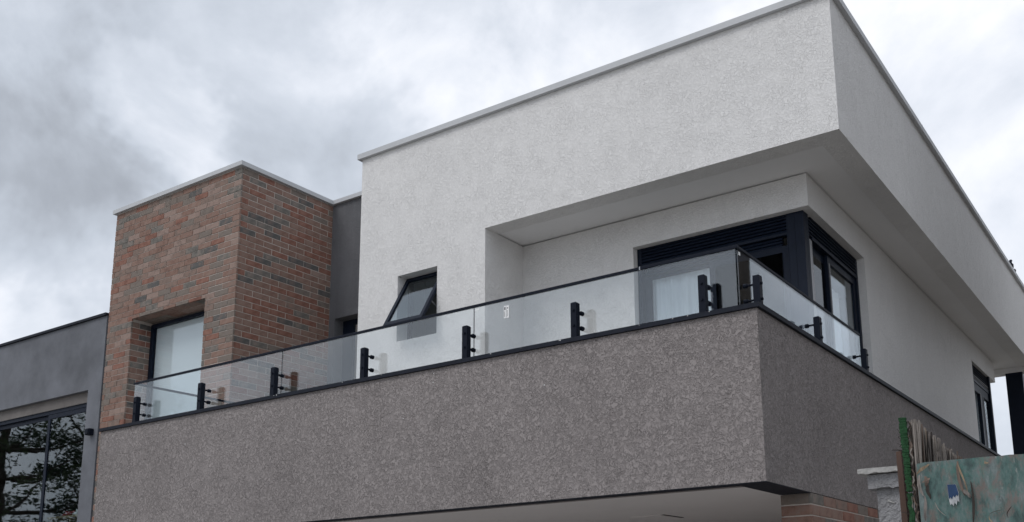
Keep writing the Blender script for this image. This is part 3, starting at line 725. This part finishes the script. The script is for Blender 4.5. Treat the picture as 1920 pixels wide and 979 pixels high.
FO = (1.48, -1.8, ZO + G)
fen = root('bark_fence', 'fence of dry brown bark strips with a bright green edge beside the gate pillar', 'fence', FO)
rb = random.Random(3)
bm = bmesh.new(); o_ = Vector(FO)
def strip(bm, x, y, w, zb, zt_, mi, lean, curl, n=9, t=.004, org=None, side='y'):
    rings = []
    ph = rb.uniform(0, 6)
    for i in range(n):
        f = i / (n - 1); zz = zb + (zt_ - zb) * f
        off = lean * f + .004 * math.sin(ph + f * 9); tw = curl * f * f; ww = w * (1 - .35 * f * rb.random())
        if side == 'y': q = [(x + off * .5 + tw - t, y + off - ww / 2), (x + off * .5 + tw + t, y + off - ww / 2), (x + off * .5 + tw + t, y + off + ww / 2), (x + off * .5 + tw - t, y + off + ww / 2)]
        else: q = [(x + off - ww / 2, y - tw - t), (x + off + ww / 2, y - tw - t), (x + off + ww / 2, y - tw + t), (x + off - ww / 2, y - tw + t)]
        rings.append([bm.verts.new(V(a, b, zz) - org) for a, b in q])
    for a, b in zip(rings, rings[1:]):
        for k in range(4): bm.faces.new((a[k], a[(k + 1) % 4], b[(k + 1) % 4], b[k])).material_index = mi
    bm.faces.new(rings[0][::-1]).material_index = mi; bm.faces.new(rings[-1]).material_index = mi
y = -2.585
while y < -.2:
    for lay in range(4):
        w_ = rb.uniform(.003, .010)
        strip(bm, 1.487 + rb.uniform(-.004, .012), y + rb.uniform(-.006, .006), w_, -2.2 if lay else G, -1.275 - .045 * (y + 2.6) / .63 + rb.uniform(-.012, .008),
              rb.choices((0, 1, 2, 3, 4), (6, 4, 2, 1.2, .6))[0], rb.uniform(-.014, .012), rb.uniform(-.006, .012), 9, .0015, o_)
    y += .0075
o = finish('bark_strips', bm, None, fen, mats=M['bark']); o['kind'] = 'stuff'
MB(FO).box(1.4915, 1.4985, -2.58, -.2, G, -1.35).done('backing_mat', M['bark'][3], fen)
# green edge: mesh sleeve with a lumpy outline
def lumpy(name, z_lo, z_hi, x_lo, x_hi, y0, y1, mat, parent, org, amp=.0022, n=60):
    bm = bmesh.new(); rings = []
    for i in range(n + 1):
        f = i / n; zz = z_hi + (z_lo - z_hi) * f; xc = x_lo[0] + (x_lo[1] - x_lo[0]) * f; xd = x_hi[0] + (x_hi[1] - x_hi[0]) * f
        j = [rb.uniform(-amp, amp) for _ in range(4)]
        rings.append([bm.verts.new(V(a, b, zz) - org) for a, b in ((xc + j[0], y0 + j[1]), ((xc + xd) / 2, y0 - .003 + j[3]), (xd + j[2], y0 + j[3]), (xd + j[1], y1), (xc + j[3], y1))])
    for a, b in zip(rings, rings[1:]):
        for k in range(5): bm.faces.new((a[k], a[(k + 1) % 5], b[(k + 1) % 5], b[k]))
    bm.faces.new(rings[0]); bm.faces.new(rings[-1][::-1]); return finish(name, bm, mat, parent)
lumpy('green_edge', -1.484, -1.268, (1.464, 1.4705), (1.485, 1.4865), -2.6, -2.588, M['moss'], fen, o_)
lumpy('green_edge', G, -1.488, (1.4705, 1.50), (1.484, 1.53), -2.598, -2.586, M['moss'], fen, o_, n=200)
bm = bmesh.new()
for i in range(16):
    zz = -1.28 - i * .02; strip(bm, 1.487 + .004 * rb.random() + (i * .0002), -2.592, .0045, zz - .05, zz, rb.choice((3, 2, 0)), rb.uniform(-.003, .004), .004, 5, .0012, o_, 'x')
for i in range(14):
    zz = -1.30 - i * .021; strip(bm, 1.465 + i * .0006, -2.594, .002, zz - .014, zz, 3, rb.uniform(-.008, -.003), .002, 4, .0007, o_, 'x')
o = finish('loose_fibres', bm, None, fen, mats=M['bark']); o['kind'] = 'stuff'
MB(FO).tube([(1.470, -2.595, -1.3645), (1.455, -2.60, -1.361), (1.440, -2.60, -1.360)], .0022, 6, r1=.0012).done('twig', M['bark'][3], fen)
MB(FO).tube([(1.475, -2.595, -1.548), (1.462, -2.60, -1.543), (1.452, -2.60, -1.540)], .0018, 6, r1=.0008).done('twig', M['bark'][3], fen)
MB(FO).hexa([(1.385, -2.32, G), (1.42, -2.32, G), (1.42, -2.28, G), (1.385, -2.28, G), (1.376, -2.32, -1.324), (1.392, -2.32, -1.322), (1.392, -2.28, -1.322), (1.376, -2.28, -1.326)]).done('wooden_batten', M['wood'], fen)
# hanging pale shred at the fence's face
bm = bmesh.new()
pts = [(1.545, -1.378), (1.540, -1.362), (1.549, -1.350), (1.563, -1.348)]
for (a, b), (c, d) in zip(pts, pts[1:]):
    vs = [bm.verts.new(V(a, -2.50, b) - o_), bm.verts.new(V(c, -2.50, d) - o_), bm.verts.new(V(c + .001, -2.497, d + .006) - o_), bm.verts.new(V(a + .006, -2.497, b + .001) - o_)]; bm.faces.new(vs)
bmesh.ops.solidify(bm, geom=bm.faces[:], thickness=.0012)
finish('bark_curl', bm, M['bark'][0], fen)

DO = (1.9, -2.6, ZO + G)
brd = root('painted_board', 'weathered teal-painted board with torn bark and a blue sticker, standing before the bark fence', 'board', DO); d_ = Vector(DO)
bm = bmesh.new(); n = 40; top = []
front = []; 
for i in range(n + 1):
    x = 1.505 + 1.1 * i / n; zt_ = -1.4045 - .004 * i / n + rb.uniform(-.0012, .0012) - (.003 if rb.random() < .15 else 0)
    front.append([bm.verts.new(V(x, yy, zz) - d_) for yy, zz in ((-2.606, G), (-2.606, zt_), (-2.594, zt_), (-2.594, G))])
for a, b in zip(front, front[1:]):
    for k in range(4): bm.faces.new((a[k], b[k], b[(k + 1) % 4], a[(k + 1) % 4])).material_index = 1 if k == 1 else 0
bm.faces.new(front[0]); bm.faces.new(front[-1][::-1])
finish('panel', bm, None, brd, mats=[M['board'], M['bark'][4]])
bm = bmesh.new()
def flake(p, q, w, mi, y=-2.612):
    n = 6; A, B = [], []
    dx, dz = q[0] - p[0], q[1] - p[1]; ln = math.hypot(dx, dz); nx_, nz_ = -dz / ln, dx / ln
    for i in range(n + 1):
        f = i / n; ww = w * (math.sin(math.pi * (f * .8 + .12))) * rb.uniform(.7, 1.1); bx, bz = p[0] + dx * f + .004 * math.sin(f * 4 + w * 900), p[1] + dz * f
        yy = y - .004 * math.sin(f * 3.1) - .001
        A.append(bm.verts.new(V(bx - nx_ * ww / 2, yy, bz - nz_ * ww / 2) - d_)); B.append(bm.verts.new(V(bx + nx_ * ww / 2, yy + .002, bz + nz_ * ww / 2) - d_))
    for i in range(n): bm.faces.new((A[i], A[i + 1], B[i + 1], B[i])).material_index = mi
for a in (((1.538, -1.412), (1.508, -1.438), .009, 4), ((1.521, -1.462), (1.541, -1.450), .006, 2), ((1.511, -1.440), (1.517, -1.500), .010, 0), ((1.527, -1.445), (1.531, -1.475), .014, 2),
          ((1.617, -1.410), (1.628, -1.508), .010, 2), ((1.622, -1.412), (1.634, -1.500), .005, 4), ((1.632, -1.490), (1.640, -1.515), .012, 1), ((1.519, -1.500), (1.523, -1.570), .008, 1),
          ((1.684, -1.420), (1.700, -1.423), .009, 4), ((1.684, -1.562), (1.722, -1.552), .0025, 3), ((1.742, -1.545), (1.734, -1.575), .0025, 3),
          ((1.545, -1.52), (1.575, -1.56), .0025, 0), ((1.648, -1.47), (1.646, -1.60), .007, 3),
          ((1.685, -1.566), (1.70, -1.59), .003, 4), ((1.536, -1.47), (1.534, -1.51), .011, 3)): flake(*a)
o = finish('bark_flakes', bm, None, brd, mats=M['bark']); o['kind'] = 'stuff'
def poly(name, pts, y, mat, parent):
    bm = bmesh.new(); a = [bm.verts.new(V(x, y, zz) - d_) for x, zz in pts]; b = [bm.verts.new(V(x, y + .0008, zz) - d_) for x, zz in pts]
    bm.faces.new(a); bm.faces.new(b[::-1])
    for i in range(len(pts)): bm.faces.new((a[i], b[i], b[(i + 1) % len(pts)], a[(i + 1) % len(pts)]))
    return finish(name, bm, mat, parent)
M['opaper'] = simple('weathered_paper', (.42, .43, .44), .8, nscale=60, var=.35)
stk = poly('sticker', [(1.585, -1.473), (1.608, -1.474), (1.6145, -1.500), (1.613, -1.524), (1.609, -1.519), (1.605, -1.532), (1.601, -1.524), (1.597, -1.534), (1.593, -1.527), (1.589, -1.531), (1.586, -1.512)], -2.612, M['opaper'], brd)
poly('sticker_print', [(1.5855, -1.4735), (1.6075, -1.4745), (1.6135, -1.500), (1.611, -1.5075), (1.607, -1.503), (1.603, -1.511), (1.599, -1.505), (1.595, -1.515), (1.591, -1.509), (1.587, -1.514)], -2.6135, M['blue'], stk)

# ------------------------------------------------------------------ across the street and next door (seen in the glass)
def leaves(bm, c, r, n, size, mi, flat=1.0):
    for _ in range(n):
        d = Vector((random.gauss(0, 1), random.gauss(0, 1), random.gauss(0, 1))).normalized() * r * random.random() ** .4; d.z *= flat
        p = Vector(c) + d; a = Vector((random.gauss(0, 1), random.gauss(0, 1), random.gauss(0, .6))).normalized(); b = a.orthogonal().normalized()
        s_ = size * random.uniform(.6, 1.3); f = bm.faces.new([bm.verts.new(p + v) for v in (a * s_, b * s_ * .5, -a * s_, -b * s_ * .5)]); f.material_index = mi
def tree(name, label, x, y, H, layered, seed):
    random.seed(seed); o = Vector((x, y, 0)); t = root(name, label, 'tree', (x, y, 0))
    m = MB(o + Vector((0, 0, ZO)) * 0); pts = [(x + random.uniform(-.1, .1) * i, y, G + H * i / 6) for i in range(7)]
    m.tube(pts, .28, 9, r1=.07); crown = bmesh.new()
    if layered:
        k = 0; zz = H * .34
        while zz < H:
            rr = (1.15 - abs(zz / H - .55)) * 2.6 * (1.0 if zz < H * .9 else .6)
            for j in range(7):
                a = j * .9 + k * .5 + random.uniform(-.2, .2); q = rr * random.uniform(.75, 1.1)
                e = (x + q * math.cos(a), y + q * math.sin(a), G + zz + .25)
                m.tube([(x, y, G + zz - .3), ((x + e[0]) / 2, (y + e[1]) / 2, G + zz - .25), e], .06, 5, r1=.02)
                leaves(crown, (e[0] - x, e[1] - y, zz + .3), .72, 170, .065, random.randint(0, 1), .45)
                leaves(crown, ((e[0] - x) * .6, (e[1] - y) * .6, zz), .55, 60, .08, 0, .4)
            zz += random.uniform(.75, 1.1); k += 1
    else:
        for j in range(46):
            a = random.uniform(0, 6.28); q = 2.7 * random.random() ** .5; zz = H * random.uniform(.40, .98); q *= 1.1 - abs(zz / H - .65)
            e = (x + q * math.cos(a), y + q * math.sin(a), G + zz)
            if j < 22: m.tube([(x, y, G + zz * .62), ((x + e[0]) / 2, (y + e[1]) / 2, G + zz * .85), e], .07, 5, r1=.02)
            leaves(crown, (e[0] - x, e[1] - y, zz), .70, 240, .065, random.randint(0, 1), .8)
    m.done('trunk', M['trunk'], t); finish('crown', crown, None, t, mats=[M['leafd'], M['leafm']])
tree('tree', 'tall layered tree across the street, reflected in the left pane of the neighbouring window', -28.5, -6.5, 9.5, True, 4)
tree('tree', 'broad dark-leaved tree across the street, reflected in the right pane of the neighbouring window', -27.5, -9.3, 8.8, False, 9)
tree('tree', 'low bushy tree across the street left of the layered one', -33.5, -7.0, 5.6, False, 12)
bh = root('brown_house', 'dark brown house on the next plot, reflected in the corner glass of the balustrade', 'house', (10, 12, 0))
solid('wall', [(3.3, 11, 3.2, 8.9, G, 4.9)], [(3.2, 3.42, 4.0, 5.3, .6, 2.0), (3.2, 3.42, 6.4, 7.6, .6, 2.0)], M['brownwall'], bh, (10, 12, 0))
MB((10, 12, 0)).box(3.28, 11.3, 3.0, 8.92, 4.901, 5.02).done('roof', M['cap'], bh)
for a, b in ((4.0, 5.3), (6.4, 7.6)):
    f = MB((10, 12, 0)); frame_rect(f, 'y', a + .001, b - .001, .601, 1.999, 3.33, 3.39, .05); fo = f.done('window', M['alu'], bh)
    MB((10, 12, 0)).box(3.36, 3.37, a + .05, b - .05, .65, 1.95).done('pane', M['pane'], fo)
